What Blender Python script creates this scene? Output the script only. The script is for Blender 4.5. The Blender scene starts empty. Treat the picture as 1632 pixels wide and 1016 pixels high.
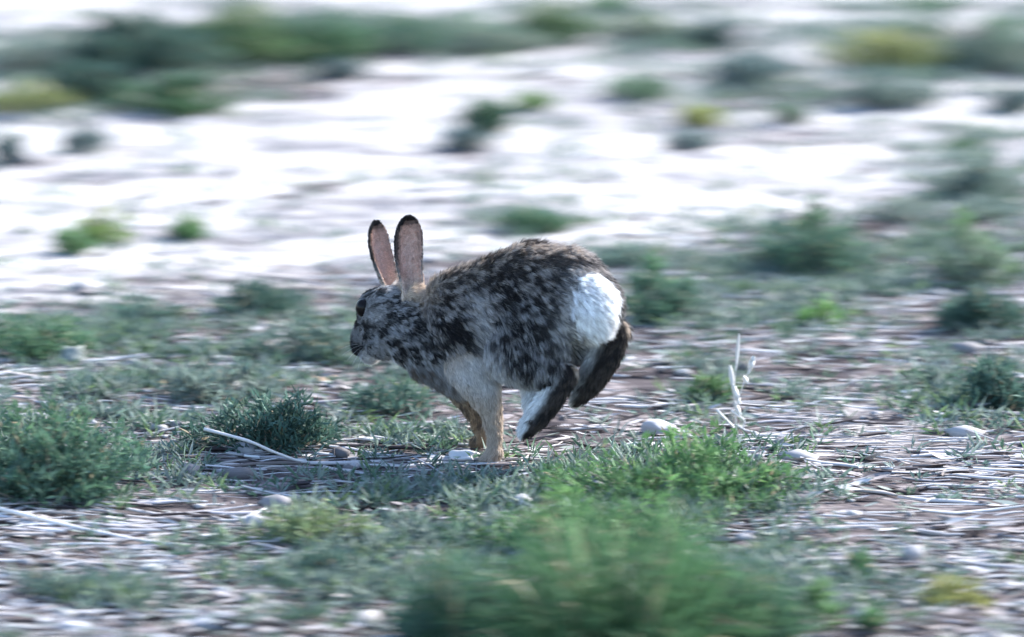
import bpy, bmesh, math, random
import numpy as np
from mathutils import Vector, Matrix
from mathutils.bvhtree import BVHTree

S = bpy.context.scene
C = S.collection
R = math.radians

# ------------------------------------------------------------------ camera, sky, sun, exposure
CAM_H, PITCH, LENS = 1.6, R(11.0), 204.0
cam = bpy.data.cameras.new('camera')
cam.lens = LENS
cam.sensor_width = 36.0
cam.clip_start, cam.clip_end = 0.1, 3000.0
cam.dof.use_dof = True
cam.dof.focus_distance = 7.42
cam.dof.aperture_fstop = 4.8
cam.dof.aperture_ratio = 0.23
camo = bpy.data.objects.new('camera', cam)
camo.location = (0, 0, CAM_H)
camo.rotation_euler = (R(90) - PITCH, 0, 0)
C.objects.link(camo)
S.camera = camo

SUN_EL, SUN_AZ = R(35), R(55)          # azimuth from +Y (away from the camera) towards +X (right)
world = bpy.data.worlds.new('World')
S.world = world
world.use_nodes = True
wn = world.node_tree
for n in list(wn.nodes):
    wn.nodes.remove(n)
sky = wn.nodes.new('ShaderNodeTexSky')
sky.sky_type = 'NISHITA'
sky.sun_disc = False
sky.sun_elevation = SUN_EL
sky.sun_rotation = SUN_AZ
sky.ozone_density = 3.0
bg = wn.nodes.new('ShaderNodeBackground')
bg.inputs['Strength'].default_value = 0.13
wo = wn.nodes.new('ShaderNodeOutputWorld')
wn.links.new(sky.outputs[0], bg.inputs[0])
wn.links.new(bg.outputs[0], wo.inputs[0])

sun = bpy.data.lights.new('sun', 'SUN')
sun.energy = 3.5
sun.angle = R(3.0)
sun.color = (1.0, 0.97, 0.93)
suno = bpy.data.objects.new('sun', sun)
sd = Vector((math.sin(SUN_AZ) * math.cos(SUN_EL), math.cos(SUN_AZ) * math.cos(SUN_EL), math.sin(SUN_EL)))
suno.rotation_euler = sd.to_track_quat('Z', 'Y').to_euler()
C.objects.link(suno)

S.view_settings.view_transform = 'Standard'
S.view_settings.look = 'None'
S.view_settings.exposure = 2.15
S.view_settings.gamma = 1.0
S.view_settings.use_curve_mapping = False
S.cycles_curves.shape = 'RIBBONS'

# ------------------------------------------------------------------ geometry of the place
T = 18.0 / LENS
cp, sp = math.cos(PITCH), math.sin(PITCH)


def ray(px, py):
    dx = (px - 816) / 816 * T
    dz = -(py - 508) / 816 * T
    return np.array([dx, cp + dz * sp, -sp + dz * cp])


def at(px, py, y):
    d = ray(px, py)
    return np.array([0, 0, CAM_H]) + d * (y / d[1])


def mpp(y):                            # metres a source pixel covers at distance y
    return y / cp * T / 816 * 1.0


def hash2(i, j, seed):
    n = (i * 374761393 + j * 668265263 + seed * 362437) & 0x7fffffff
    n = ((n ^ (n >> 13)) * 1274126177) & 0x7fffffff
    return ((n ^ (n >> 16)) & 0xffff) / 65535.0


def vnoise(x, y, seed=0):
    x = np.asarray(x, float); y = np.asarray(y, float)
    xi = np.floor(x).astype(np.int64); yi = np.floor(y).astype(np.int64)
    fx = x - xi; fy = y - yi
    fx = fx * fx * (3 - 2 * fx); fy = fy * fy * (3 - 2 * fy)
    a = hash2(xi, yi, seed); b = hash2(xi + 1, yi, seed)
    c = hash2(xi, yi + 1, seed); d = hash2(xi + 1, yi + 1, seed)
    return (a * (1 - fx) + b * fx) * (1 - fy) + (c * (1 - fx) + d * fx) * fy


def fbm(x, y, seed=0, oct=4):
    s = 0; a = 0.5; t = 0
    for k in range(oct):
        s = s + a * vnoise(x * 2 ** k, y * 2 ** k, seed + k * 17); t += a; a *= 0.5
    return s / t


def smooth(a, b, x):
    t = np.clip((x - a) / (b - a), 0, 1)
    return t * t * (3 - 2 * t)


def H(x, y):
    x = np.asarray(x, float); y = np.asarray(y, float)
    r = np.sqrt(x * x + (y - 8) ** 2)
    near = 1 - smooth(5, 12, r)
    h = (fbm(x * 1.4, y * 1.4, 3, 3) - 0.5) * 0.030
    h = h + (fbm(x * 7, y * 9, 5, 3) - 0.5) * 0.014 * near
    h = h + (fbm(x * 18, y * 55, 9, 3) - 0.5) * 0.007 * near
    h = h + (fbm(x * 0.05, y * 0.05, 21, 3) - 0.5) * 1.2 * smooth(20, 120, r)
    return h


def ground_at(px, py):
    d = ray(px, py)
    z = 0.0
    for _ in range(8):
        k = (z - CAM_H) / d[2]
        x, y = d[0] * k, d[1] * k
        z = 0.5 * z + 0.5 * float(H(x, y))
    return np.array([x, y, float(H(x, y))])


# ------------------------------------------------------------------ helpers
def link(name, data, parent=None, loc=(0, 0, 0), kind=None):
    o = bpy.data.objects.new(name, data)
    C.objects.link(o)
    o.location = loc
    if parent is not None:
        o.parent = parent
    if kind:
        o['kind'] = kind
    return o


def tag(o, label, cat, group=None):
    o['label'] = label
    o['category'] = cat
    if group:
        o['group'] = group
    return o


def mesh_np(name, V, F, mat, col=None, smooth_=False):
    """V (n,3), F (m,k) all faces with k corners; col (n,3) point colour"""
    me = bpy.data.meshes.new(name)
    V = np.asarray(V, np.float32); F = np.asarray(F, np.int32)
    n, k = F.shape
    me.vertices.add(len(V)); me.vertices.foreach_set('co', V.ravel())
    me.loops.add(n * k); me.loops.foreach_set('vertex_index', F.ravel())
    me.polygons.add(n); me.polygons.foreach_set('loop_start', np.arange(0, n * k, k, dtype=np.int32))
    me.update(calc_edges=True)
    if col is not None:
        a = me.attributes.new('tint', 'FLOAT_COLOR', 'POINT')
        a.data.foreach_set('color', np.concatenate([col, np.ones((len(col), 1))], 1).astype(np.float32).ravel())
    me.materials.append(mat)
    if smooth_:
        me.polygons.foreach_set('use_smooth', np.ones(n, bool))
    return me


def unit(v):
    return v / np.maximum(np.linalg.norm(v, axis=-1, keepdims=True), 1e-9)


def tubes(P, rad, sides=4):
    """P (n,s,3) point chains, rad (n,s) -> V, F(quads)"""
    n, s, _ = P.shape
    tan = unit(np.gradient(P, axis=1))
    ref = np.where(np.abs(tan[..., 2:3]) > 0.9, np.array([1., 0, 0]), np.array([0., 0, 1.]))
    a = unit(np.cross(tan, ref)); b = np.cross(tan, a)
    ang = np.arange(sides) * 2 * math.pi / sides
    ring = (a[:, :, None] * np.cos(ang)[:, None] + b[:, :, None] * np.sin(ang)[:, None]) * rad[:, :, None, None] + P[:, :, None]
    V = ring.reshape(-1, 3)
    base = (np.arange(n) * s * sides)[:, None, None] + (np.arange(s - 1) * sides)[None, :, None]
    j = np.arange(sides); j2 = (j + 1) % sides
    F = np.stack([base + j, base + j2, base + sides + j2, base + sides + j], -1).reshape(-1, 4)
    return V, F


def leaves_mesh(pos, dirv, L, W, rng, fold=0.25):
    """each leaf a folded rhombus: 4 verts, 2 triangles"""
    n = len(pos)
    side = unit(np.cross(dirv, rng.normal(size=(n, 3))))
    nor = np.cross(dirv, side)
    mid = pos + dirv * (L * 0.45)[:, None] + nor * (W * fold)[:, None]
    tip = pos + dirv * L[:, None] - nor * (L * 0.08)[:, None]
    V = np.stack([pos, mid + side * (W / 2)[:, None], tip, mid - side * (W / 2)[:, None]], 1).reshape(-1, 3)
    b = (np.arange(n) * 4)[:, None]
    F = np.concatenate([b + [0, 1, 2], b + [0, 2, 3]], 0)
    return V, F


# ------------------------------------------------------------------ materials
def nodes_of(name):
    m = bpy.data.materials.new(name)
    m.use_nodes = True
    nt = m.node_tree
    b = nt.nodes['Principled BSDF']
    return m, nt, b


def tint_material(name, rough=0.8, translucent=0.0, spec=0.2, noise=0.25, nscale=60):
    m, nt, b = nodes_of(name)
    at_ = nt.nodes.new('ShaderNodeAttribute'); at_.attribute_name = 'tint'
    nz = nt.nodes.new('ShaderNodeTexNoise'); nz.inputs['Scale'].default_value = nscale
    nz.inputs['Detail'].default_value = 4
    mr = nt.nodes.new('ShaderNodeMapRange')
    mr.inputs['To Min'].default_value = 1 - noise; mr.inputs['To Max'].default_value = 1 + noise
    nt.links.new(nz.outputs['Fac'], mr.inputs['Value'])
    mx = nt.nodes.new('ShaderNodeVectorMath'); mx.operation = 'SCALE'
    nt.links.new(at_.outputs['Color'], mx.inputs[0]); nt.links.new(mr.outputs[0], mx.inputs['Scale'])
    nt.links.new(mx.outputs[0], b.inputs['Base Color'])
    b.inputs['Roughness'].default_value = rough
    b.inputs['Specular IOR Level'].default_value = spec
    if translucent:
        tr = nt.nodes.new('ShaderNodeBsdfTranslucent')
        nt.links.new(mx.outputs[0], tr.inputs['Color'])
        ms = nt.nodes.new('ShaderNodeMixShader'); ms.inputs[0].default_value = translucent
        out = nt.nodes['Material Output']
        nt.links.new(b.outputs[0], ms.inputs[1]); nt.links.new(tr.outputs[0], ms.inputs[2])
        nt.links.new(ms.outputs[0], out.inputs['Surface'])
    return m


M_leaf = tint_material('leaf', 0.65, 0.3, 0.25)
M_stem = tint_material('green_stem', 0.7, 0.0, 0.2)
M_straw = tint_material('straw', 0.75, 0.0, 0.25, 0.3, 90)
M_stone = tint_material('stone', 0.85, 0.0, 0.2, 0.35, 120)


def ground_material():
    m, nt, b = nodes_of('ground_soil')
    L = nt.links
    N = nt.nodes.new
    a = N('ShaderNodeAttribute'); a.attribute_name = 'tint'          # r = pale sand share
    sep = N('ShaderNodeSeparateColor'); L.new(a.outputs['Color'], sep.inputs[0])
    tc = N('ShaderNodeTexCoord')
    mp = N('ShaderNodeMapping'); mp.inputs['Scale'].default_value = (0.35, 1.0, 1.0)
    L.new(tc.outputs['Object'], mp.inputs[0])
    n1 = N('ShaderNodeTexNoise'); n1.inputs['Scale'].default_value = 22; n1.inputs['Detail'].default_value = 8
    n1.inputs['Roughness'].default_value = 0.65
    n2 = N('ShaderNodeTexNoise'); n2.inputs['Scale'].default_value = 190; n2.inputs['Detail'].default_value = 5
    n3 = N('ShaderNodeTexNoise'); n3.inputs['Scale'].default_value = 5; n3.inputs['Detail'].default_value = 5
    for n in (n1, n2, n3):
        L.new(mp.outputs[0], n.inputs['Vector'])
    rs = N('ShaderNodeValToRGB')                                     # soil colours
    e = rs.color_ramp.elements
    e[0].position, e[0].color = 0.38, (0.022, 0.018, 0.021, 1)
    e[1].position, e[1].color = 0.66, (0.34, 0.30, 0.295, 1)
    x = rs.color_ramp.elements.new(0.52); x.color = (0.105, 0.088, 0.088, 1)
    L.new(n1.outputs['Fac'], rs.inputs[0])
    rp = N('ShaderNodeValToRGB')                                     # sand colours
    e = rp.color_ramp.elements
    e[0].position, e[0].color = 0.39, (0.12, 0.115, 0.125, 1)
    e[1].position, e[1].color = 0.57, (0.42, 0.40, 0.385, 1)
    mm_ = N('ShaderNodeMix'); mm_.data_type = 'FLOAT'; mm_.inputs['Factor'].default_value = 0.5
    L.new(n1.outputs['Fac'], mm_.inputs['A']); L.new(n3.outputs['Fac'], mm_.inputs['B'])
    L.new(mm_.outputs['Result'], rp.inputs[0])
    # ragged border between sand and soil
    ad = N('ShaderNodeMath'); ad.operation = 'ADD'
    s3 = N('ShaderNodeMath'); s3.operation = 'MULTIPLY_ADD'; s3.inputs[1].default_value = 0.9; s3.inputs[2].default_value = -0.45
    L.new(n1.outputs['Fac'], s3.inputs[0])
    L.new(sep.outputs[0], ad.inputs[0]); L.new(s3.outputs[0], ad.inputs[1])
    mr = N('ShaderNodeMapRange'); mr.interpolation_type = 'SMOOTHSTEP'
    mr.inputs['From Min'].default_value = 0.28; mr.inputs['From Max'].default_value = 0.72
    L.new(ad.outputs[0], mr.inputs['Value'])
    mix = N('ShaderNodeMix'); mix.data_type = 'RGBA'
    L.new(mr.outputs[0], mix.inputs['Factor']); L.new(rs.outputs[0], mix.inputs['A']); L.new(rp.outputs[0], mix.inputs['B'])
    gr = N('ShaderNodeMapRange'); gr.inputs['To Min'].default_value = 0.72; gr.inputs['To Max'].default_value = 1.25
    L.new(n2.outputs['Fac'], gr.inputs['Value'])
    sc = N('ShaderNodeVectorMath'); sc.operation = 'SCALE'
    L.new(mix.outputs['Result'], sc.inputs[0]); L.new(gr.outputs[0], sc.inputs['Scale'])
    L.new(sc.outputs[0], b.inputs['Base Color'])
    b.inputs['Roughness'].default_value = 0.95
    b.inputs['Specular IOR Level'].default_value = 0.1
    bp = N('ShaderNodeBump'); bp.inputs['Strength'].default_value = 0.5; bp.inputs['Distance'].default_value = 0.006
    L.new(n2.outputs['Fac'], bp.inputs['Height'])
    bp2 = N('ShaderNodeBump'); bp2.inputs['Strength'].default_value = 0.6; bp2.inputs['Distance'].default_value = 0.012
    L.new(n1.outputs['Fac'], bp2.inputs['Height']); L.new(bp.outputs[0], bp2.inputs['Normal'])
    L.new(bp2.outputs[0], b.inputs['Normal'])
    return m


# ------------------------------------------------------------------ the ground, one sheet out to the horizon
def axis(lo, hi, step, far):
    core = np.arange(lo, hi + step / 2, step)
    out = []; d = step; p = hi
    while p < far:
        d *= 1.22; p += d; out.append(p)
    left = [lo - (q - hi) for q in out]
    return np.array(left[::-1] + list(core) + out)


def px_of(x, y, z=0.0):
    x = np.asarray(x); y = np.asarray(y)
    vz = z - CAM_H
    f = y * cp - vz * sp
    u = y * sp + vz * cp
    return 816 + x / f / T * 816, 508 - u / f / T * 816


# places in the frame where the ground is coloured darker on the sand, or paler on the soil: (px, py, half width, half height, amount)
PATCH = [(460, 142, 75, 16, -0.8), (640, 135, 70, 14, -0.5), (510, 302, 60, 16, -0.75), (285, 302, 45, 10, -0.5),
         (60, 255, 90, 14, -0.45), (40, 420, 70, 16, -0.35), (420, 330, 60, 9, -0.4), (1090, 235, 60, 16, -0.6), (1180, 150, 80, 22, -0.7),
         (1230, 215, 150, 12, -0.5), (1150, 70, 70, 20, -0.8), (1500, 200, 160, 22, -0.45), (740, 240, 50, 14, -0.5),
         (760, 300, 60, 12, -0.35), (180, 405, 60, 10, -0.5), (1590, 330, 70, 22, -0.5), (640, 235, 90, 7, -0.3),
         (230, 110, 280, 80, -0.7), (620, 60, 330, 50, -0.6), (1450, 100, 200, 50, -0.4), (1000, 60, 80, 26, -0.4), (200, 235, 60, 14, -0.4),
         (1300, 150, 120, 16, -0.6), (1050, 120, 110, 12, -0.5), (1550, 60, 120, 30, -0.5), (900, 130, 70, 10, -0.45), (350, 250, 90, 8, -0.4), (560, 205, 90, 7, -0.35), (120, 345, 110, 8, -0.4), (980, 290, 120, 9, -0.4), (700, 330, 70, 10, -0.4), (330, 420, 110, 12, -0.45), (560, 400, 60, 12, -0.4), (1300, 230, 160, 8, -0.5), (940, 215, 80, 8, -0.3), (230, 455, 120, 10, -0.4), (500, 440, 90, 14, -0.4), (330, 860, 150, 26, 0.42), (1430, 720, 190, 60, 0.34), (1340, 640, 150, 60, 0.30), (1500, 860, 140, 70, 0.30),
         (1060, 400, 110, 40, 0.45), (1080, 680, 60, 20, 0.35), (1200, 780, 120, 30, 0.22), (960, 665, 90, 14, 0.25)]


def sand_share(x, y):
    px, py = px_of(x, y)
    edge = np.interp(px, [-300, 0, 300, 560, 760, 1000, 1200, 1400, 1632, 2000], [505, 498, 470, 455, 400, 420, 370, 330, 300, 290])
    s = smooth(45, -45, py - edge)
    base = 0.98 * s + 0.10 * (1 - s)
    for (a, b, w, h, k) in PATCH:
        base = base + k * np.exp(-(((px - a) / w) ** 2 + ((py - b) / h) ** 2))
    return np.clip(base, 0, 1.05)


xs = axis(-1.7, 1.7, 0.014, 900)
ys = axis(5.6, 13.4, 0.014, 900)
ys = ys[(ys > -600)]
X, Y = np.meshgrid(xs, ys)
Z = H(X, Y)
nx, ny = len(xs), len(ys)
i = np.arange(nx * ny).reshape(ny, nx)
F = np.stack([i[:-1, :-1], i[:-1, 1:], i[1:, 1:], i[1:, :-1]], -1).reshape(-1, 4)
yy = np.clip(Y, 5.6, 14)
xx = np.clip(X, -1.9, 1.9)
ss = sand_share(xx, yy).ravel()
col = np.stack([ss, ss * 0, ss * 0], 1)
gme = mesh_np('ground', np.stack([X, Y, Z], -1).reshape(-1, 3), F, ground_material(), col, True)
link('ground', gme, kind='structure')


# ------------------------------------------------------------------ litter and ground cover: uncountable
def scatter(n, rng, dens):
    """points on the ground in view, kept with probability dens(px, py)"""
    out = np.zeros((0, 2))
    while len(out) < n:
        y = 1 / rng.uniform(1 / 12.8, 1 / 6.0, 60000)         # more of them near the camera
        x = rng.uniform(-1, 1, 60000) * 1.25 * y / 11.0 * 1.1
        px, py = px_of(x, y, 0)
        k = rng.uniform(size=60000) < dens(px, py, x, y)
        out = np.concatenate([out, np.stack([x[k], y[k]], 1)])
    return out[:n]


def fore(px, py):
    edge = np.interp(px, [0, 300, 560, 760, 1000, 1200, 1400, 1632], [498, 470, 455, 400, 400, 350, 310, 280])
    return smooth(-40, 50, py - edge)


def straw_litter():
    rng = np.random.default_rng(4)
    n = 7500
    P = scatter(n, rng, lambda px, py, x, y: 0.07 + 0.96 * fore(px, py) * (0.06 + 0.94 * smooth(0.42, 0.62, fbm(x * 5, y * 8, 31))))
    ang = rng.normal(0, 0.22, n) + np.where(rng.uniform(size=n) < 0.05, rng.uniform(-1.5, 1.5, n), 0)
    L = rng.gamma(3.0, 0.016, n) + 0.012
    t = np.linspace(-0.5, 0.5, 4)
    bend = rng.normal(0, 0.12, n)
    dx = np.cos(ang)[:, None] * t * L[:, None] - np.sin(ang)[:, None] * (t ** 2) * (bend * L)[:, None]
    dy = np.sin(ang)[:, None] * t * L[:, None] + np.cos(ang)[:, None] * (t ** 2) * (bend * L)[:, None]
    x = P[:, :1] + dx; y = P[:, 1:] + dy
    lift = rng.uniform(0.000, 0.006, n)[:, None] + rng.normal(0, 0.05, n)[:, None] * t * L[:, None]
    z = H(x, y) + np.abs(lift) + 0.001
    r = rng.gamma(3.0, 0.00042, n).clip(0.0005, 0.0032)[:, None] * np.array([0.8, 1, 1, 0.6])
    V, F = tubes(np.stack([x, y, z], -1), r, 4)
    V = V.copy()
    pal = np.array([[0.46, 0.44, 0.44], [0.40, 0.36, 0.34], [0.32, 0.30, 0.31], [0.17, 0.14, 0.13], [0.045, 0.036, 0.038], [0.52, 0.51, 0.50]])
    c = pal[rng.choice(6, n, p=[.24, .2, .16, .12, .14, .14])] * rng.uniform(0.8, 1.15, (n, 1))
    link('dry_grass_litter', mesh_np('dry_grass_litter', V, F, M_straw, np.repeat(c, 16, 0)), kind='stuff')


def leaf_litter():
    rng = np.random.default_rng(5)
    n = 8500
    P = scatter(n, rng, lambda px, py, x, y: 0.05 + 0.95 * fore(px, py) * smooth(0.4, 0.6, fbm(x * 5 + 9, y * 8, 77)))
    L = np.minimum(rng.gamma(3.5, 0.005, n) + 0.007, 0.04)
    W = L * rng.uniform(0.12, 0.36, n)
    ang = rng.normal(0, 0.25, n) + np.where(rng.uniform(size=n) < .5, math.pi, 0)
    d = np.stack([np.cos(ang), np.sin(ang), rng.normal(0.05, 0.15, n)], 1); d = unit(d)
    up = unit(np.stack([rng.normal(0, .25, n), rng.normal(0, .25, n), np.ones(n)], 1))
    side = unit(np.cross(up, d)); nor = np.cross(d, side)
    p = np.stack([P[:, 0], P[:, 1], H(P[:, 0], P[:, 1]) + rng.uniform(0.001, 0.007, n)], 1)
    curl = rng.uniform(-0.1, 0.35, n) * W
    rows = []
    for s, wv in ((-0.5, 0.15), (-0.2, 0.9), (0.2, 1.0), (0.5, 0.1)):
        cxy = p + d * (s * L)[:, None] + nor * (curl * (4 * s * s))[:, None]
        rows += [cxy - side * (W * wv / 2)[:, None] + nor * (curl * wv)[:, None], cxy, cxy + side * (W * wv / 2)[:, None] + nor * (curl * wv)[:, None]]
    V = np.stack(rows, 1).reshape(-1, 3)
    b = (np.arange(n) * 12)[:, None]
    fs = []
    for r_ in range(3):
        for q in range(2):
            k = r_ * 3 + q
            fs.append(b + [k, k + 1, k + 4, k + 3])
    F = np.concatenate(fs, 0)
    pal = np.array([[0.44, 0.43, 0.43], [0.34, 0.31, 0.30], [0.25, 0.22, 0.215], [0.09, 0.07, 0.065], [0.035, 0.028, 0.030], [0.22, 0.25, 0.22]])
    c = pal[rng.choice(6, n, p=[.22, .2, .18, .14, .14, .12])] * rng.uniform(0.8, 1.15, (n, 1))
    link('leaf_litter', mesh_np('leaf_litter', V, F, M_straw, np.repeat(c, 12, 0), True), kind='stuff')


def stone_verts(rng, sub=2, flat=0.6):
    bm = bmesh.new()
    bmesh.ops.create_icosphere(bm, subdivisions=sub, radius=1.0)
    V = np.array([v.co[:] for v in bm.verts]); F = np.array([[v.index for v in f.verts] for f in bm.faces])
    bm.free()
    for _ in range(5):
        n = unit(rng.normal(size=3)); d = rng.uniform(0.55, 0.9)
        e = V @ n - d
        V = V - np.where(e > 0, e, 0)[:, None] * n * 0.85
    V = V * (1 + 0.10 * np.sin(V @ rng.normal(size=3) * 4)[:, None])
    V[:, 2] *= flat
    return V, F


def pebbles():
    rng = np.random.default_rng(6)
    n = 1500
    P = scatter(n, rng, lambda px, py, x, y: 0.10 + 0.9 * fore(px, py) * smooth(0.45, 0.6, fbm(x * 4, y * 6, 91)))
    protos = [stone_verts(rng, 1) for _ in range(8)]
    Vs, Fs, Cs = [], [], []; off = 0
    for k in range(n):
        V, F = protos[k % 8]
        s = rng.gamma(2.2, 0.0028) + 0.002; a = rng.uniform(0, 6.28)
        q = V * s * np.array([rng.uniform(.9, 1.7), 1, rng.uniform(.7, 1)])
        q = np.stack([q[:, 0] * math.cos(a) - q[:, 1] * math.sin(a) * .8, q[:, 0] * math.sin(a) + q[:, 1] * math.cos(a), q[:, 2]], 1)
        Vs.append(q + [P[k, 0], P[k, 1], float(H(P[k, 0], P[k, 1])) + s * .25]); Fs.append(F + off); off += len(V)
        c = [(0.30, .29, .29), (.2, .19, .19), (.36, .35, .34), (.12, .11, .11)][rng.integers(4)]
        Cs.append(np.repeat([c], len(V), 0) * rng.uniform(.85, 1.1))
    link('gravel', mesh_np('gravel', np.concatenate(Vs), np.concatenate(Fs), M_stone, np.concatenate(Cs), True), kind='stuff')


COVER = [(420, 600, 210, 70, 1.0), (120, 680, 170, 90, .9), (560, 620, 130, 50, .7), (200, 540, 160, 40, .7), (640, 700, 160, 50, .35),
         (700, 900, 200, 120, .9), (520, 890, 150, 60, .6), (160, 950, 120, 40, .3), (1000, 840, 230, 90, 1.0), (1220, 850, 110, 60, .4),
         (1320, 420, 220, 70, .8), (1540, 400, 150, 80, .9), (1120, 470, 120, 70, .8), (1240, 500, 160, 60, .4), (1560, 620, 110, 70, .8),
         (860, 345, 110, 30, .7), (220, 110, 240, 70, .6), (560, 60, 320, 45, .7), (1060, 60, 160, 40, 1.0), (1500, 90, 200, 70, 1.0), (1280, 150, 170, 30, .5), (1540, 230, 120, 20, .4),
         (1180, 120, 90, 40, .4), (1130, 610, 60, 40, .4), (1280, 640, 60, 30, .2), (760, 780, 200, 50, .5), (1560, 290, 90, 40, .6), (1000, 930, 340, 80, .7)]


def cover_density(px, py):
    s = 0.03 + 0 * px
    for (a, b, w, h, k) in COVER:
        s = np.maximum(s, k * np.exp(-(((px - a) / w) ** 2 + ((py - b) / h) ** 2)))
    return s


def ground_cover():
    rng = np.random.default_rng(8)
    n = 12000                                                        # little rosettes, each of a few leaves
    P = scatter(n, rng, lambda px, py, x, y: cover_density(px, py) * (0.1 + 0.9 * smooth(0.42, 0.62, fbm(x * 9, y * 12, 55))))
    m = 9
    pos = np.repeat(np.stack([P[:, 0], P[:, 1], H(P[:, 0], P[:, 1])], 1), m, 0)
    hgt = np.repeat(rng.uniform(0.4, 1.0, n), m)
    N = n * m
    th = rng.uniform(0, 6.283, N)
    el = rng.uniform(0.1, 1.1, N)
    d = np.stack([np.cos(th) * np.cos(el), np.sin(th) * np.cos(el), np.sin(el)], 1)
    L = rng.uniform(0.009, 0.030, N) * hgt * 1.2
    W = rng.uniform(0.0022, 0.0048, N)
    pos = pos + np.stack([np.cos(th), np.sin(th), 0 * th], 1) * rng.uniform(0, 0.008, N)[:, None] + np.array([0, 0, 1]) * (rng.uniform(0, 0.012, N) * hgt)[:, None]
    V, F = leaves_mesh(pos, d, L, W, rng)
    pal = np.array([[0.12, 0.18, 0.15], [0.17, 0.22, 0.19], [0.085, 0.15, 0.095], [0.22, 0.26, 0.24], [0.13, 0.20, 0.09]])
    c = np.repeat(pal[rng.choice(5, n, p=[.3, .25, .2, .15, .1])], m, 0) * rng.uniform(0.75, 1.25, (N, 1))
    link('ground_cover', mesh_np('ground_cover', V, F, M_leaf, np.repeat(c, 4, 0)), kind='stuff')


straw_litter()
leaf_litter()
pebbles()
ground_cover()

# ------------------------------------------------------------------ plants, one thing each
COL = {'teal': (0.085, 0.155, 0.122), 'green': (0.082, 0.170, 0.078), 'bright': (0.135, 0.255, 0.080), 'yellow': (0.30, 0.30, 0.10),
       'dark': (0.042, 0.085, 0.064), 'grey': (0.19, 0.235, 0.205), 'olive': (0.155, 0.195, 0.085), 'blue': (0.115, 0.165, 0.170), 'lime': (0.20, 0.27, 0.11)}


def bez(p0, p1, p2, t):
    return p0 * (1 - t) ** 2 + 2 * p1 * t * (1 - t) + p2 * t * t


def grp_far(g):
    return g == G_FAR


G_FAR, G_MID, G_FORE = 'low shrubs along the far edge of the sand', 'weeds dotted over the pale sand', 'weeds on the dark soil around the rabbit'


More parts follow.
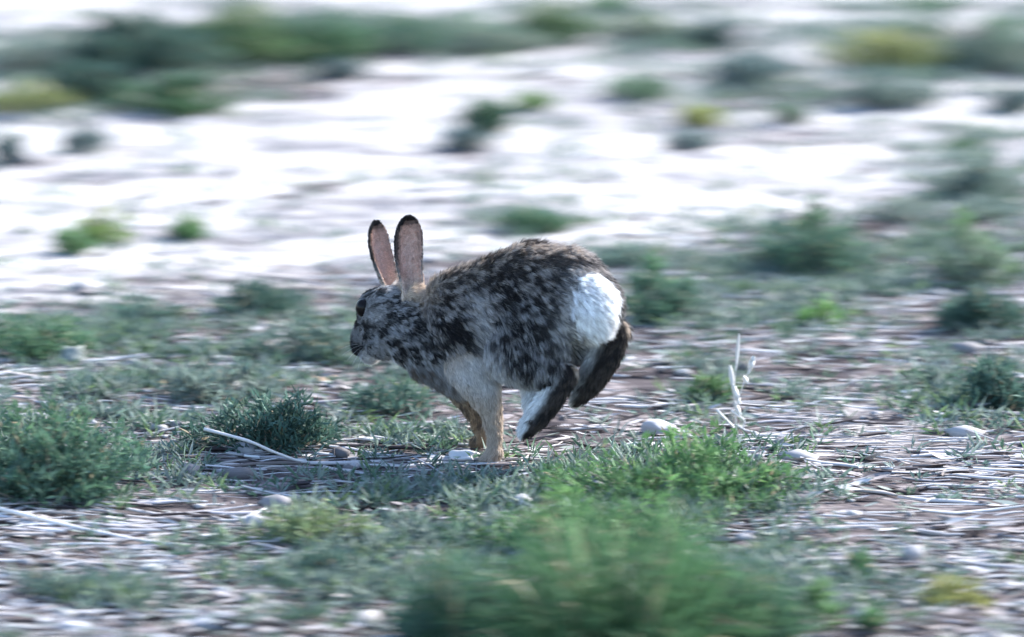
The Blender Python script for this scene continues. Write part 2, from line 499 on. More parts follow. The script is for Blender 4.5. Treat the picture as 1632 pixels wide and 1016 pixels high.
def plant(name, cat, label, px, py, wpx, hpx, kind, colour, seed, group, dens=1.0, leaf=1.0, depth=0.8, second=None):
    rng = np.random.default_rng(seed)
    g = ground_at(px, py)
    s = mpp(g[1])
    w = wpx * s * (1.45 if grp_far(group) else 1.18 if kind == 'bush' else 1.0)
    d = w * depth
    off = min(d * 0.42, 0.10)
    h = max((hpx * s - off * sp) / cp, 0.018)
    g = g + np.array([0, off, 0])
    g[0] *= (g[1] / (g[1] - off))
    g[2] = float(H(g[0], g[1]))
    root = link(name, None, loc=tuple(g))
    root.empty_display_size = 0.05
    tag(root, label, cat, group)
    c0 = np.array(COL[colour])
    c1 = np.array(COL[second]) if second else c0
    # ---- stems
    if kind == 'tuft':
        ns = int(np.clip(w * h * 17000 * dens, 60, 2600))
    elif kind == 'sprig':
        ns = int(np.clip(w * 120 * dens, 6, 18))
    else:
        ns = int(np.clip(w * 330 * dens, 16, 90))
    th = rng.uniform(0, 6.283, ns)
    rho = np.sqrt(rng.uniform(0, 1, ns))
    lob = 0.50 + 0.72 * vnoise(th * 1.3 + 7, th * 0 + seed * 3.7, seed)          # uneven outline
    tx, ty = rho * np.cos(th) * w / 2 * lob, rho * np.sin(th) * d / 2 * lob
    tz = h * (1 - 0.72 * rho ** 2) * rng.uniform(0.50, 1.12, ns) * (0.62 + 0.62 * vnoise(tx / w * 5 + 3, ty / w * 5 + 1, seed + 5))
    if kind == 'tuft':
        tz = tz * (0.35 + 0.85 * rng.uniform(0, 1, ns) ** 1.4)
    tip = np.stack([tx, ty, np.maximum(tz, 0.012)], 1)
    basef = {'sprig': 0.25, 'tuft': 0.55}.get(kind, 0.38)
    p0 = np.stack([tx * basef, ty * basef, tx * 0], 1) + rng.normal(0, 0.006, (ns, 3)) * [1, 1, 0]
    p0[:, 2] = H(p0[:, 0] + g[0], p0[:, 1] + g[1]) - g[2] - 0.003
    p1 = p0 * 0.55 + tip * 0.45 + np.stack([0 * tx, 0 * tx, tip[:, 2] * 0.35], 1) + rng.normal(0, 0.006, (ns, 3))
    tt = np.linspace(0, 1, 6)
    P = np.stack([bez(p0, p1, tip, t) for t in tt], 1)
    if kind == 'tuft':
        # grass: every stem is a flat tapering blade that droops at its tip
        P[:, -1, 2] -= rng.uniform(0, 0.25, ns) * tip[:, 2]
        P[:, -1, :2] += (tip[:, :2] * rng.uniform(0, 0.25, ns)[:, None])
        wd = rng.uniform(0.0010, 0.0022, ns)[:, None] * np.array([0.8, 1, 1, 0.85, 0.6, 0.08])
        tan = unit(np.gradient(P, axis=1))
        side = unit(np.cross(tan, unit(rng.normal(size=(ns, 1, 3)))))
        V = np.stack([P - side * wd[..., None], P + side * wd[..., None]], 2).reshape(-1, 3)
        b = (np.arange(ns) * 12)[:, None, None] + (np.arange(5) * 2)[None, :, None]
        F = (b + np.array([0, 1, 3, 2])).reshape(-1, 4)
        mixf = rng.uniform(0, 1, (ns, 1))
        c = (c0 * (1 - mixf) + c1 * mixf) * rng.uniform(0.7, 1.35, (ns, 1))
        dead = rng.uniform(size=(ns, 1)) < 0.08
        c = np.where(dead, np.array([0.34, 0.30, 0.2]), c)
        link('blades', mesh_np('blades', V, F, M_leaf, np.repeat(c, 12, 0)), root)
        P = P[:160]; ns = len(P); p0 = p0[:160]; p1 = p1[:160]; tip = tip[:160]
        nl = int(np.clip(w * h * 45000, 60, 3500))
        Lm, Wm = 0.016 * leaf, 0.0034 * leaf
    else:
        r = rng.uniform(0.0008, 0.0016, ns)[:, None] * np.array([1.2, 1.1, 1, .8, .6, .3])
        V, F = tubes(P, r, 3)
        c = (c0 * 0.8 + np.array([0.06, 0.05, 0.03]) * 0.6) * rng.uniform(0.8, 1.2, (ns, 1))
        c = np.where(rng.uniform(size=(ns, 1)) < 0.28, np.array([0.30, 0.26, 0.21]) * rng.uniform(.6, 1.2, (ns, 1)), c)
        link('stems', mesh_np('stems', V, F, M_stem, np.repeat(c, 18, 0)), root)
        Lm, Wm = 0.0155 * leaf, 0.0036 * leaf
        if kind == 'sprig':
            Lm, Wm = 0.022 * leaf, 0.006 * leaf
            nl = int(np.clip(2.2 * w * h / (0.5 * Lm * Wm) * dens, 80, 1500))
        else:
            nl = int(np.clip(2.7 * w * h / (0.5 * Lm * Wm) * dens, 350, 15000))
    k = rng.integers(0, ns, nl)
    t = (1 - rng.uniform(0, 1, nl) ** 1.5 * 0.85)[:, None]
    pos = bez(p0[k], p1[k], tip[k], t) + rng.normal(0, 0.0045, (nl, 3)) * (1 if kind != 'sprig' else 0.3)
    zg = H(pos[:, 0] + g[0], pos[:, 1] + g[1]) - g[2]
    pos[:, 2] = np.maximum(pos[:, 2], zg + 0.002)
    tan = unit(tip[k] - p0[k])
    dr = unit(tan * 0.6 + unit(rng.normal(size=(nl, 3))) * 0.95 + np.array([0, 0, 0.35]))
    L = Lm * rng.uniform(0.5, 1.4, nl); W = Wm * rng.uniform(0.6, 1.3, nl)
    V, F = leaves_mesh(pos, dr, L, W, rng)
    clump = vnoise(k * 0.77, k * 0 + 0.5, seed + 9)[:, None]
    fresh = smooth(0.45, 1.0, pos[:, 2:3] / h)                                   # young growth at the shoot ends
    mf = np.clip(0.7 * clump + 0.5 * fresh - 0.1 + rng.normal(0, 0.12, (nl, 1)), 0, 1)
    c = (c0 * (1 - mf) + c1 * mf) * (0.65 + 0.7 * clump) * rng.uniform(0.75, 1.25, (nl, 1))
    dead = rng.uniform(size=(nl, 1)) < 0.035
    c = np.where(dead, np.array([0.30, 0.25, 0.17]), c)
    link('leaves', mesh_np('leaves', V, F, M_leaf, np.repeat(c, 4, 0)), root)
    return root


G_FAR, G_MID, G_FORE = 'low shrubs along the far edge of the sand', 'weeds dotted over the pale sand', 'weeds on the dark soil around the rabbit'
# name, category, label, px, py (front foot of the plant), width, height (source pixels), kind, colours, group
PL = [
 ('shrub', 'shrub', 'yellow-green low tuft at the far left edge of the sand', 40, 188, 110, 58, 'bush', 'olive', 'yellow', G_FAR),
 ('shrub', 'shrub', 'large dark-hearted teal shrub at the back left, black gap in its middle', 225, 128, 220, 105, 'bush', 'teal', 'dark', G_FAR),
 ('shrub', 'shrub', 'rounded dark shrub in front of the large dark-hearted back-left shrub', 140, 172, 120, 72, 'bush', 'dark', 'teal', G_FAR),
 ('shrub', 'shrub', 'dark green shrub bordering the upper left corner of the open sand', 280, 190, 140, 75, 'bush', 'green', 'dark', G_FAR),
 ('shrub', 'shrub', 'grey-green shrub cut by the photo edge behind the yellow-green tuft', 40, 125, 140, 62, 'bush', 'grey', 'teal', G_FAR),
 ('shrub', 'shrub', 'tall mid-green shrub with a yellowish top in the back row', 385, 112, 170, 108, 'bush', 'green', 'olive', G_FAR),
 ('shrub', 'shrub', 'green shrub next right of the yellowish-topped back-row shrub', 515, 108, 170, 90, 'bush', 'green', 'teal', G_FAR),
 ('shrub', 'shrub', 'flat grey-green shrub in the middle of the back row', 650, 98, 170, 66, 'bush', 'teal', 'green', G_FAR),
 ('shrub', 'shrub', 'pale sparse shrub thinning out at the right part of the back row', 775, 92, 150, 66, 'bush', 'grey', 'green', G_FAR),
 ('shrub', 'shrub', 'dense olive shrub closing the back row on its right', 880, 74, 125, 74, 'bush', 'green', 'olive', G_FAR),
 ('shrub', 'shrub', 'small green shrub at the top edge behind the olive one', 962, 26, 75, 26, 'bush', 'green', None, G_FAR),
 ('weed', 'weed', 'small blue-green weed on a grey patch at left of the sand', 135, 247, 62, 44, 'bush', 'blue', 'teal', G_MID),
 ('weed', 'weed', 'tiny dark weed at the left photo edge on the sand', 14, 263, 48, 34, 'bush', 'blue', 'dark', G_MID),
 ('weed', 'weed', 'small dark weed drooping in front of the green back row', 542, 130, 60, 36, 'bush', 'blue', 'dark', G_FAR),
 ('shrub', 'shrub', 'wispy grey-green shrub at top right of the sand near dark debris', 1035, 72, 140, 46, 'bush', 'grey', 'olive', G_FAR),
 ('shrub', 'shrub', 'blackish scrubby plant among the pale back-right plants', 1132, 80, 70, 50, 'bush', 'dark', 'blue', G_FAR),
 ('shrub', 'shrub', 'blue-teal shrub with dark foot on the upper right sand', 1195, 142, 120, 62, 'bush', 'blue', 'teal', G_FAR),
 ('shrub', 'shrub', 'bushy yellow-olive shrub at the upper right', 1418, 122, 185, 76, 'bush', 'olive', 'yellow', G_FAR),
 ('shrub', 'shrub', 'rounded grey-green shrub just below the yellow-olive one', 1420, 182, 170, 64, 'bush', 'grey', 'teal', G_MID),
 ('shrub', 'shrub', 'loose grey-green shrub at the upper right photo edge', 1585, 122, 160, 98, 'bush', 'grey', 'green', G_FAR),
 ('weed', 'weed', 'dark blue-green weed at the right photo edge above the sand tongue', 1615, 182, 80, 36, 'bush', 'blue', 'dark', G_MID),
 ('weed', 'weed', 'mid-green domed weed alone on sand above the rabbit, right of center', 1020, 163, 130, 44, 'bush', 'green', 'grey', G_MID),
 ('weed', 'weed', 'tiny light green weed on the sand left of the domed weed', 850, 180, 55, 26, 'bush', 'bright', 'lime', G_MID),
 ('weed', 'weed', 'dark green weed leaning right on the sand straight above the rabbit back', 775, 217, 105, 52, 'bush', 'dark', 'green', G_MID),
 ('weed', 'weed', 'small teal weed at the foot of the dark leaning one', 745, 244, 66, 34, 'bush', 'blue', 'dark', G_MID),
 ('weed', 'weed', 'yellow-leaved weed on the bright sand at upper right', 1115, 206, 70, 36, 'bush', 'yellow', 'lime', G_MID),
 ('weed', 'weed', 'bluish matted weed directly below the yellow-leaved one', 1098, 241, 72, 32, 'bush', 'blue', 'grey', G_MID),
 ('weed', 'weed', 'little green upright weed between the yellow-leaved weed and rounded grey shrub', 1257, 201, 50, 38, 'bush', 'green', 'grey', G_MID),
 ('grass_tuft', 'grass', 'green grass tuft at the very top right of the picture', 1475, 22, 70, 28, 'tuft', 'green', None, G_FAR),
 ('grass_tuft', 'grass', 'low grey-green grass tuft at the top edge near the right', 1390, 24, 110, 18, 'tuft', 'grey', None, G_FAR),
 ('weed', 'weed', 'bright yellow-green weed on the sand at left', 165, 393, 85, 60, 'bush', 'bright', 'yellow', G_MID),
 ('weed', 'weed', 'green weed touching the lower left of the bright yellow-green one', 118, 412, 66, 44, 'bush', 'green', 'bright', G_MID),
 ('weed', 'weed', 'flat green weed on the sand between the bright weed and the rabbit ears', 305, 384, 66, 30, 'bush', 'green', 'bright', G_MID),
 ('weed', 'weed', 'dark teal weed where the sand meets dark soil, left of the rabbit head', 420, 513, 155, 60, 'bush', 'teal', 'dark', G_FORE),
 ('weed', 'weed', 'spreading green weed seen just above the rabbit back', 850, 376, 125, 46, 'bush', 'green', 'teal', G_FORE),
 ('weed', 'weed', 'mid-green weed right behind the white tail', 1045, 522, 130, 110, 'bush', 'teal', 'green', G_FORE),
 ('weed', 'weed', 'thin green weed higher up behind the rabbit rump', 985, 430, 110, 50, 'bush', 'teal', 'grey', G_FORE),
 ('shrub', 'shrub', 'wide green shrub with dark foot on the right, beyond the dry stalk', 1300, 450, 200, 112, 'bush', 'teal', 'green', G_FORE),
 ('weed', 'weed', 'tall light green feathery weed near the right edge', 1550, 462, 110, 115, 'bush', 'grey', 'bright', G_FORE),
 ('shrub', 'shrub', 'dark shrub with black shade under it at the right edge', 1560, 535, 165, 82, 'bush', 'dark', 'teal', G_FORE),
 ('shrub', 'shrub', 'dark green shrub at the right edge, lower than the black-shaded one', 1590, 663, 150, 100, 'bush', 'teal', 'dark', G_FORE),
 ('weed', 'weed', 'faint grey weed on the sand border at right', 1440, 360, 130, 40, 'bush', 'grey', None, G_MID),
 ('weed', 'weed', 'grey-green weed of loose sprigs at the end of the right sand tongue', 1555, 325, 140, 78, 'bush', 'grey', 'teal', G_MID),
 ('weed', 'weed', 'small fresh green weed on brown soil at right', 1310, 527, 66, 42, 'bush', 'bright', None, G_FORE),
 ('weed', 'weed', 'small yellow-green weed beside the dry seed stalk', 1130, 647, 66, 54, 'bush', 'green', 'lime', G_FORE),
 ('shrub', 'shrub', 'green shrub cut by the left edge with a pale chip in front', 70, 586, 215, 86, 'bush', 'green', 'teal', G_FORE),
 ('shrub', 'shrub', 'big teal shrub in the lower left corner area with black shade beneath', 85, 815, 270, 180, 'bush', 'teal', 'green', G_FORE),
 ('shrub', 'shrub', 'dark low shrub behind the long pale stalk, left of the paws', 430, 742, 250, 92, 'bush', 'dark', 'teal', G_FORE),
 ('weed', 'weed', 'flat grey-teal weed left of the rabbit chin', 490, 590, 170, 78, 'bush', 'teal', 'grey', G_FORE),
 ('weed', 'weed', 'low grey-green weed in the middle of the left soil', 330, 655, 190, 74, 'bush', 'grey', 'teal', G_FORE),
 ('weed', 'weed', 'small weed between the dark teal weed and chip-fronted shrub', 240, 522, 100, 34, 'bush', 'teal', None, G_FORE),
 ('weed', 'weed', 'grey-teal weed below the rabbit chest', 620, 672, 150, 56, 'bush', 'teal', 'dark', G_FORE),
 ('shrub', 'shrub', 'bright green arching shrub below the hind feet', 1080, 822, 400, 135, 'bush', 'green', 'bright', G_FORE),
 ('grass_tuft', 'grass', 'tallest and widest green grass tuft rising from the bottom edge', 985, 1075, 540, 320, 'tuft', 'green', 'green', G_FORE),
 ('grass_tuft', 'grass', 'shorter green grass tuft at bottom edge right of the tallest one', 1190, 1055, 250, 220, 'tuft', 'green', 'teal', G_FORE),
 ('grass_tuft', 'grass', 'thinner mid-green grass tuft at bottom edge left of the tallest one', 720, 1045, 250, 230, 'tuft', 'teal', 'green', G_FORE),
 ('shrub', 'shrub', 'green shrub spreading behind the tallest grass tuft', 950, 915, 380, 130, 'bush', 'green', 'bright', G_FORE),
 ('weed', 'weed', 'pale yellow-green hazy weed at lower left center', 500, 884, 180, 76, 'bush', 'lime', 'grey', G_FORE),
 ('weed', 'weed', 'small dark weed below the pale hazy one', 530, 930, 105, 44, 'bush', 'dark', 'teal', G_FORE),
 ('weed', 'weed', 'grey-green weed near the bottom left corner', 105, 965, 120, 64, 'bush', 'teal', 'grey', G_FORE),
 ('weed', 'weed', 'small yellow weed in the bottom right corner area', 1518, 975, 95, 54, 'bush', 'yellow', 'lime', G_FORE),
 ('weed', 'weed', 'small green sprig on pale litter at lower right', 1382, 928, 60, 44, 'sprig', 'green', None, G_FORE),
 ('weed', 'weed', 'upright green sprigs at the bottom edge right of the grass tufts', 1305, 1016, 70, 100, 'sprig', 'green', 'bright', G_FORE),
 ('weed', 'weed', 'little sprig at the bottom edge, rightmost of the green ones', 1390, 1012, 40, 40, 'sprig', 'green', None, G_FORE),
 ('grass_tuft', 'grass', 'short pale green grass tuft just below the long stalk', 612, 800, 70, 50, 'tuft', 'grey', 'bright', G_FORE),
]
for k, (nm, cat, lab, px, py, w, h, kind, c0, c1, grp) in enumerate(PL):
    plant(nm, cat, lab, px, py, w, h, kind, c0, 100 + k * 7, grp, second=c1, dens=1.7 if ('black' in lab or 'dark' in lab.split()[:2]) else 1.0, leaf=1.0 if py > 300 else 1.25)

# ------------------------------------------------------------------ the running rabbit
from mathutils.kdtree import KDTree


def fur_material():
    m, nt, b = nodes_of('fur')
    a = nt.nodes.new('ShaderNodeAttribute'); a.attribute_name = 'tint'
    nt.links.new(a.outputs['Color'], b.inputs['Base Color'])
    b.inputs['Roughness'].default_value = 0.6
    b.inputs['Specular IOR Level'].default_value = 0.25
    tr = nt.nodes.new('ShaderNodeBsdfTranslucent')
    nt.links.new(a.outputs['Color'], tr.inputs['Color'])
    ms = nt.nodes.new('ShaderNodeMixShader'); ms.inputs[0].default_value = 0.25
    nt.links.new(b.outputs[0], ms.inputs[1]); nt.links.new(tr.outputs[0], ms.inputs[2])
    nt.links.new(ms.outputs[0], nt.nodes['Material Output'].inputs['Surface'])
    return m


def build_rabbit():
    rng = np.random.default_rng(77)
    g0 = ground_at(787, 741)
    Y0 = float(g0[1])
    o = g0.copy()
    root = tag(link('rabbit', None, loc=tuple(o)), 'brown-grey cottontail rabbit in mid bound, ears up, white tail raised, hind feet off the soil', 'rabbit')
    A = R(24)
    hd = np.array([-math.cos(A), math.sin(A), 0]); lt = np.array([math.sin(A), math.cos(A), 0]); up = np.array([0, 0, 1.0])
    PX = mpp(Y0)                                                     # metres per source pixel at the rabbit

    def spine_y(px):
        return Y0 + 0.035 - (px - 785) * PX * math.tan(A)

    def W(px, py, off=0.0):                                          # off: metres towards (-) or away (+) from the camera
        return at(px, py, spine_y(px) + off) - o

    prims = []                                                       # tag, centre, radius, lateral scale, flow

    def ball(tg, c, r, k=1.0, vz=1.0, hx=1.0, flow=None):
        prims.append((tg, c, r * PX, k, vz, hx, flow))

    def chain(tg, pts, k=1.0, flow=None):
        for (a, b) in zip(pts[:-1], pts[1:]):
            ca, cb = W(*a[:2], a[3]), W(*b[:2], b[3])
            n = max(2, int(np.linalg.norm(cb - ca) / (0.35 * min(a[2], b[2]) * PX)))
            fl = unit(cb - ca) if flow is None else flow
            for i_ in range(n + 1):
                f = i_ / n
                ball(tg, ca * (1 - f) + cb * f, a[2] * (1 - f) + b[2] * f, k, flow=fl)

    back = unit(-hd - 0.30 * up)
    # trunk, from neck to rump
    chain('neck', [(640, 523, 50, 0.0), (668, 530, 57, 0.0), (705, 536, 64, 0.0)], 0.80, unit(-hd * 1 - .25 * up))
    chain('trunk', [(705, 536, 64, 0.0), (748, 511, 84, 0.0), (800, 496, 86, 0.0), (852, 474, 85, 0.0), (900, 472, 76, 0.0), (930, 486, 60, 0.0)], 0.72, back)
    chain('chest', [(690, 560, 48, 0.0), (735, 580, 50, 0.0)], 0.8, unit(-hd * .7 - up * .6))
    chain('belly', [(735, 575, 48, 0.0), (790, 565, 42, 0.0), (840, 560, 40, 0.0)], 0.8, unit(-hd * 1.0 - up * .5))
    # head: cranium, cheek, muzzle
    hf = unit(-hd * .9 + up * .15)
    ball('head', W(618, 502, 0.0), 45, .82, flow=hf)
    ball('head', W(604, 496, 0.006), 37, .85, flow=hf)
    ball('head', W(630, 515, 0.0), 46, .85, flow=hf)
    ball('earroot', W(664, 474, -0.004), 19, .8, flow=unit(up - hd * .3))
    ball('earroot', W(636, 466, 0.010), 16, .8, flow=unit(up - hd * .2))
    ball('cheek', W(613, 536, -0.004), 35, .9, flow=hf)
    chain('muzzle', [(598, 522, 33, 0.008), (584, 540, 26, 0.016), (576, 550, 19, 0.020)], .85, hf)
    ball('chin', W(590, 562, 0.012), 17, .9, flow=hf)
    ball('nose', W(570, 549, 0.024), 12, 1, flow=hf)
    # haunches
    tf = unit(-hd * .55 - up * .8)
    ball('haunch', W(838, 512, -0.028), 80, .42, 1.06, 1.0, tf)
    ball('haunch', W(850, 550, -0.034), 58, .42, 1.05, 1.0, tf)
    ball('haunch', W(905, 500, 0.030), 70, .42, 1.0, 1.0, tf)
    chain('haunch', [(822, 558, 50, -0.036), (862, 582, 33, -0.040), (892, 597, 21, -0.038)], .7, unit(-hd * .3 - up))
    chain('inner', [(836, 585, 24, -0.012), (852, 615, 20, -0.020), (848, 645, 13, -0.030)], .6, unit(-up))
    # near hind foot, heel to toes
    chain('hindfoot', [(901, 598, 19, -0.038), (881, 630, 21, -0.042), (856, 664, 19, -0.046), (839, 684, 13, -0.046)], .8)
    for d_ in (-0.010, -0.0035, 0.0035, 0.010):
        chain('hindfoot', [(846, 676, 8, -0.046 + d_), (834, 692, 6, -0.046 + d_)], 1.0)
    # far hind leg
    chain('haunch', [(918, 540, 36, 0.030), (955, 535, 26, 0.024), (980, 528, 21, 0.020)], .7, unit(-hd * 1 - up * .2))
    chain('hindfoot', [(980, 530, 22, 0.012), (966, 566, 25, 0.012), (942, 604, 23, 0.012), (924, 628, 16, 0.012)], .8)
    for d_ in (-0.010, -0.0035, 0.0035, 0.010):
        chain('hindfoot', [(931, 622, 9, 0.012 + d_), (917, 639, 7, 0.012 + d_)], 1.0)
    # forelegs
    chain('foreleg', [(752, 580, 46, -0.020), (768, 618, 30, -0.024), (782, 652, 18, -0.030), (788, 690, 12, -0.034), (788, 716, 10, -0.036)], .85)
    chain('forepaw', [(788, 720, 13, -0.036), (783, 728, 12, -0.036), (776, 732, 10, -0.036)], 1.0)
    for d_ in (-0.008, -0.0025, 0.0025, 0.008):
        chain('forepaw', [(779, 730, 7, -0.036 + d_), (770, 734, 5, -0.036 + d_)], 1.0)
    chain('farleg', [(730, 590, 42, 0.020), (746, 628, 26, 0.020), (760, 660, 16, 0.022), (768, 690, 11, 0.026)], .85)
    chain('farleg', [(770, 692, 13, 0.026), (765, 702, 11, 0.026), (758, 706, 9, 0.026)], 1.0)
    # tail, a raised puff on the rump turned to the camera
    tl = unit(-hd * .8 - up * .45)
    ball('tail', W(930, 470, -0.022), 33, .7, flow=tl)
    ball('tail', W(940, 484, -0.026), 36, .7, flow=tl)
    ball('tail', W(946, 500, -0.023), 29, .7, flow=unit(-hd * .5 - up))
    ball('tail', W(942, 514, -0.018), 21, .7, flow=unit(-hd * .3 - up))

    bm = bmesh.new()
    Mx = Matrix((tuple(hd), tuple(lt), tuple(up))).transposed()
    for (tg, c, r, k, vz, hx, fl) in prims:
        m4 = Matrix.Translation(Vector(c)) @ (Mx.to_4x4()) @ Matrix.Diagonal((r * hx, r * k, r * vz, 1))
        bmesh.ops.create_icosphere(bm, subdivisions=2 if r < 0.02 else 3, radius=1.0, matrix=m4)

    # ears: cupped leaves with thickness
    ears = []

    def ear(base, tip, wpx, face, offb, offt, bow):
        B, Tp = W(*base, offb), W(*tip, offt)
        ax = Tp - B
        a1 = unit(ax)
        O = unit(face - a1 * np.dot(face, a1)); sd_ = np.cross(a1, O)
        ts = np.linspace(0, 1, 22); us = np.linspace(-1, 1, 11)
        wt = np.interp(ts, [0, .12, .3, .55, .75, .87, .95, 1], [.85, .78, .84, 1.0, .98, .80, .52, .15]) * wpx * PX / 2
        dp = np.interp(ts, [0, .3, .7, .92, 1], [1.05, 1.0, .8, .45, .1]) * wpx * PX / 2
        inn = np.zeros((22, 11, 3)); out = inn.copy()
        for i_, t in enumerate(ts):
            c = B + ax * t + sd_ * 3.0 * math.sin(t * 5.0 + wpx) * PX * t - O * bow * math.sin(t * math.pi) * PX
            for j_, u in enumerate(us):
                inn[i_, j_] = c + sd_ * wt[i_] * u - O * dp[i_] * (1 - u * u)
                out[i_, j_] = inn[i_, j_] - O * 0.0046 - sd_ * u * -0.0012
        vi = [[bm.verts.new(p) for p in row] for row in inn]
        vo = [[bm.verts.new(p) for p in row] for row in out]
        for i_ in range(21):
            for j_ in range(10):
                bm.faces.new((vi[i_][j_], vi[i_][j_ + 1], vi[i_ + 1][j_ + 1], vi[i_ + 1][j_]))
                bm.faces.new((vo[i_][j_], vo[i_ + 1][j_], vo[i_ + 1][j_ + 1], vo[i_][j_ + 1]))
            for j_ in (0, 10):
                q = (vi[i_][j_], vi[i_ + 1][j_], vo[i_ + 1][j_], vo[i_][j_])
                bm.faces.new(q if j_ == 0 else q[::-1])
        for j_ in range(10):
            bm.faces.new((vi[0][j_], vo[0][j_], vo[0][j_ + 1], vi[0][j_ + 1]))
            bm.faces.new((vi[21][j_], vi[21][j_ + 1], vo[21][j_ + 1], vo[21][j_]))
        tt, uu = np.meshgrid(ts, us, indexing='ij')
        ears.append((inn.reshape(-1, 3), out.reshape(-1, 3), tt.ravel(), uu.ravel(), a1))

    ear((662, 478), (649, 343), 47, np.array([0.30, -1.0, 0.05]), -0.012, 0.0, 4)
    ear((634, 470), (599, 350), 40, np.array([0.62, -0.78, 0.0]), 0.016, 0.03, 4)
    bmesh.ops.recalc_face_normals(bm, faces=bm.faces)

    raw = bpy.data.meshes.new('raw')
    bm.to_mesh(raw); bm.free()
    tmp = bpy.data.objects.new('raw', raw); C.objects.link(tmp)
    md = tmp.modifiers.new('r', 'REMESH'); md.mode = 'VOXEL'; md.voxel_size = 0.0022
    sm = tmp.modifiers.new('s', 'SMOOTH'); sm.factor = 0.5; sm.iterations = 7
    dg = bpy.context.evaluated_depsgraph_get()
    me = bpy.data.meshes.new_from_object(tmp.evaluated_get(dg))
    bpy.data.objects.remove(tmp)
    me.name = 'body'
    body = link('body', me, root)
    nv = len(me.vertices)
    V = np.zeros(nv * 3); me.vertices.foreach_get('co', V); V = V.reshape(-1, 3)
    me.polygons.foreach_set('use_smooth', np.ones(len(me.polygons), bool))
    me.calc_loop_triangles()
    TR = np.zeros(len(me.loop_triangles) * 3, np.int32); me.loop_triangles.foreach_get('vertices', TR); TR = TR.reshape(-1, 3)
    fn = np.cross(V[TR[:, 1]] - V[TR[:, 0]], V[TR[:, 2]] - V[TR[:, 0]])
    VN = np.zeros_like(V)
    for j_ in range(3):
        np.add.at(VN, TR[:, j_], fn)
    VN = unit(VN)
    bvh = BVHTree.FromPolygons([tuple(v) for v in V], [tuple(t) for t in TR])

    # which part of the body is a vertex on, and which way does the hair lie there
    D = []
    fr = np.stack([hd, lt, up], 0)
    for (tg, c, r, k, vz, hx, fl) in prims:
        q = (V - c) @ fr.T / np.array([hx, k, vz])
        D.append(np.linalg.norm(q, axis=1) - r)
    D = np.array(D)
    E = []
    for (inn, out, tt, uu, a1) in ears:
        dd = []
        for pts in (inn, out):
            kd = KDTree(len(pts))
            for i_, p in enumerate(pts):
                kd.insert(p, i_)
            kd.balance()
            r_ = [kd.find(v)[1:] for v in V]
            dd.append((np.array([x[1] for x in r_]), np.array([x[0] for x in r_])))
        E.append(dd)
    wob = (fbm(V[:, 2] * 150 + 30, -(V @ hd) * 150 + 30, 5, 2) - 0.5) * 0.016 + 0.003 * np.sin(V[:, 2] * 260 + V[:, 0] * 500)
    Dt = D.copy(); Dt[[i_ for i_, p_ in enumerate(prims) if p_[0] == 'tail']] += wob[None]
    best = Dt.argmin(0)
    bd = D.min(0)
    tags = np.array([p[0] for p in prims])[best]
    flows = np.array([p[6] for p in prims])
    wgt = np.exp(-np.clip(D - bd, 0, 1) / 0.010)
    FL = unit((wgt[:, :, None] * flows[:, None, :]).sum(0))
    tags = tags.astype('<U10')
    et = np.zeros(nv); eu = np.zeros(nv)
    for e_, (inn, out, tt, uu, a1) in enumerate(ears):
        (di, ii), (do, io) = E[e_]
        dm = np.minimum(di, do)
        isE = (dm < 0.0042) & ((bd > 0.0015) | (tt[np.where(di < do, ii, io)] > 0.25))
        inner = isE & (di < do)
        tags[inner] = 'ear_in'; tags[isE & ~inner] = 'ear_out'
        et[inner] = tt[ii[inner]]; eu[inner] = uu[ii[inner]]
        x = isE & ~inner
        et[x] = tt[io[x]]; eu[x] = uu[io[x]]
        FL[isE] = a1

    VX, VY = px_of(V[:, 0] + o[0], V[:, 1] + o[1], V[:, 2] + o[2])
    # the animal's own side view, in source pixels at its own scale: forward (-) / rear (+) along the heading, and height
    ux = 785 - (V @ hd) / PX / math.cos(A) * 1.0
    uz = 741 - V[:, 2] / PX
    side = V @ lt

    # ---- coat colour, by part of the body
    BLACK = np.array([0.018, 0.016, 0.017]); GREY = np.array([0.30, 0.292, 0.292]); PALE = np.array([0.50, 0.48, 0.47]); BUFF = np.array([0.40, 0.29, 0.19])
    WHITE = np.array([0.86, 0.86, 0.86]); TAN = np.array([0.47, 0.385, 0.31]); SOLE = np.array([0.055, 0.043, 0.038]); PINK = np.array([0.66, 0.43, 0.35])
    BROWN = np.array([0.13, 0.10, 0.08])
    # base coat parameters: colour A (light band), colour B (dark), share of dark tufts, hair length, lift off the skin, density
    par = {
        'neck': (GREY * 1.25, BLACK, .50, .013, .30), 'trunk': (GREY * 1.2 * np.array([1.06, 1.0, .95]), BLACK, .57, .016, .30), 'chest': (GREY * .8, BROWN, .5, .014, .35),
        'belly': (PALE * 1.3, GREY, .12, .013, .35), 'head': (GREY * 1.1, BLACK, .52, .0065, .30), 'cheek': (GREY * 1.2, BLACK, .42, .008, .35),
        'muzzle': (GREY * 1.1, BLACK, .35, .0042, .25), 'chin': (PALE * 1.2, GREY, .2, .007, .4), 'inner': (WHITE * .8, PALE, .06, .010, .4), 'earroot': (TAN * 1.1, BROWN, .25, .010, .35), 'nose': (BLACK * 2, BLACK, .8, .0025, .2),
        'haunch': (GREY * 1.1, BLACK, .62, .015, .28), 'hindfoot': (SOLE * 1.3, BLACK, .5, .008, .30), 'foreleg': (TAN, BROWN, .10, .007, .25),
        'forepaw': (TAN * 1.05, BROWN, .08, .006, .3), 'farleg': (BUFF * .8, BROWN, .45, .007, .25), 'tail': (WHITE, WHITE * .9, .05, .0200, .45),  # farleg: shade of the far foreleg painted into its darker coat
        'ear_in': (PINK, PINK * .8, .2, .0024, .25), 'ear_out': (GREY, BROWN, .4, .0026, .25)}
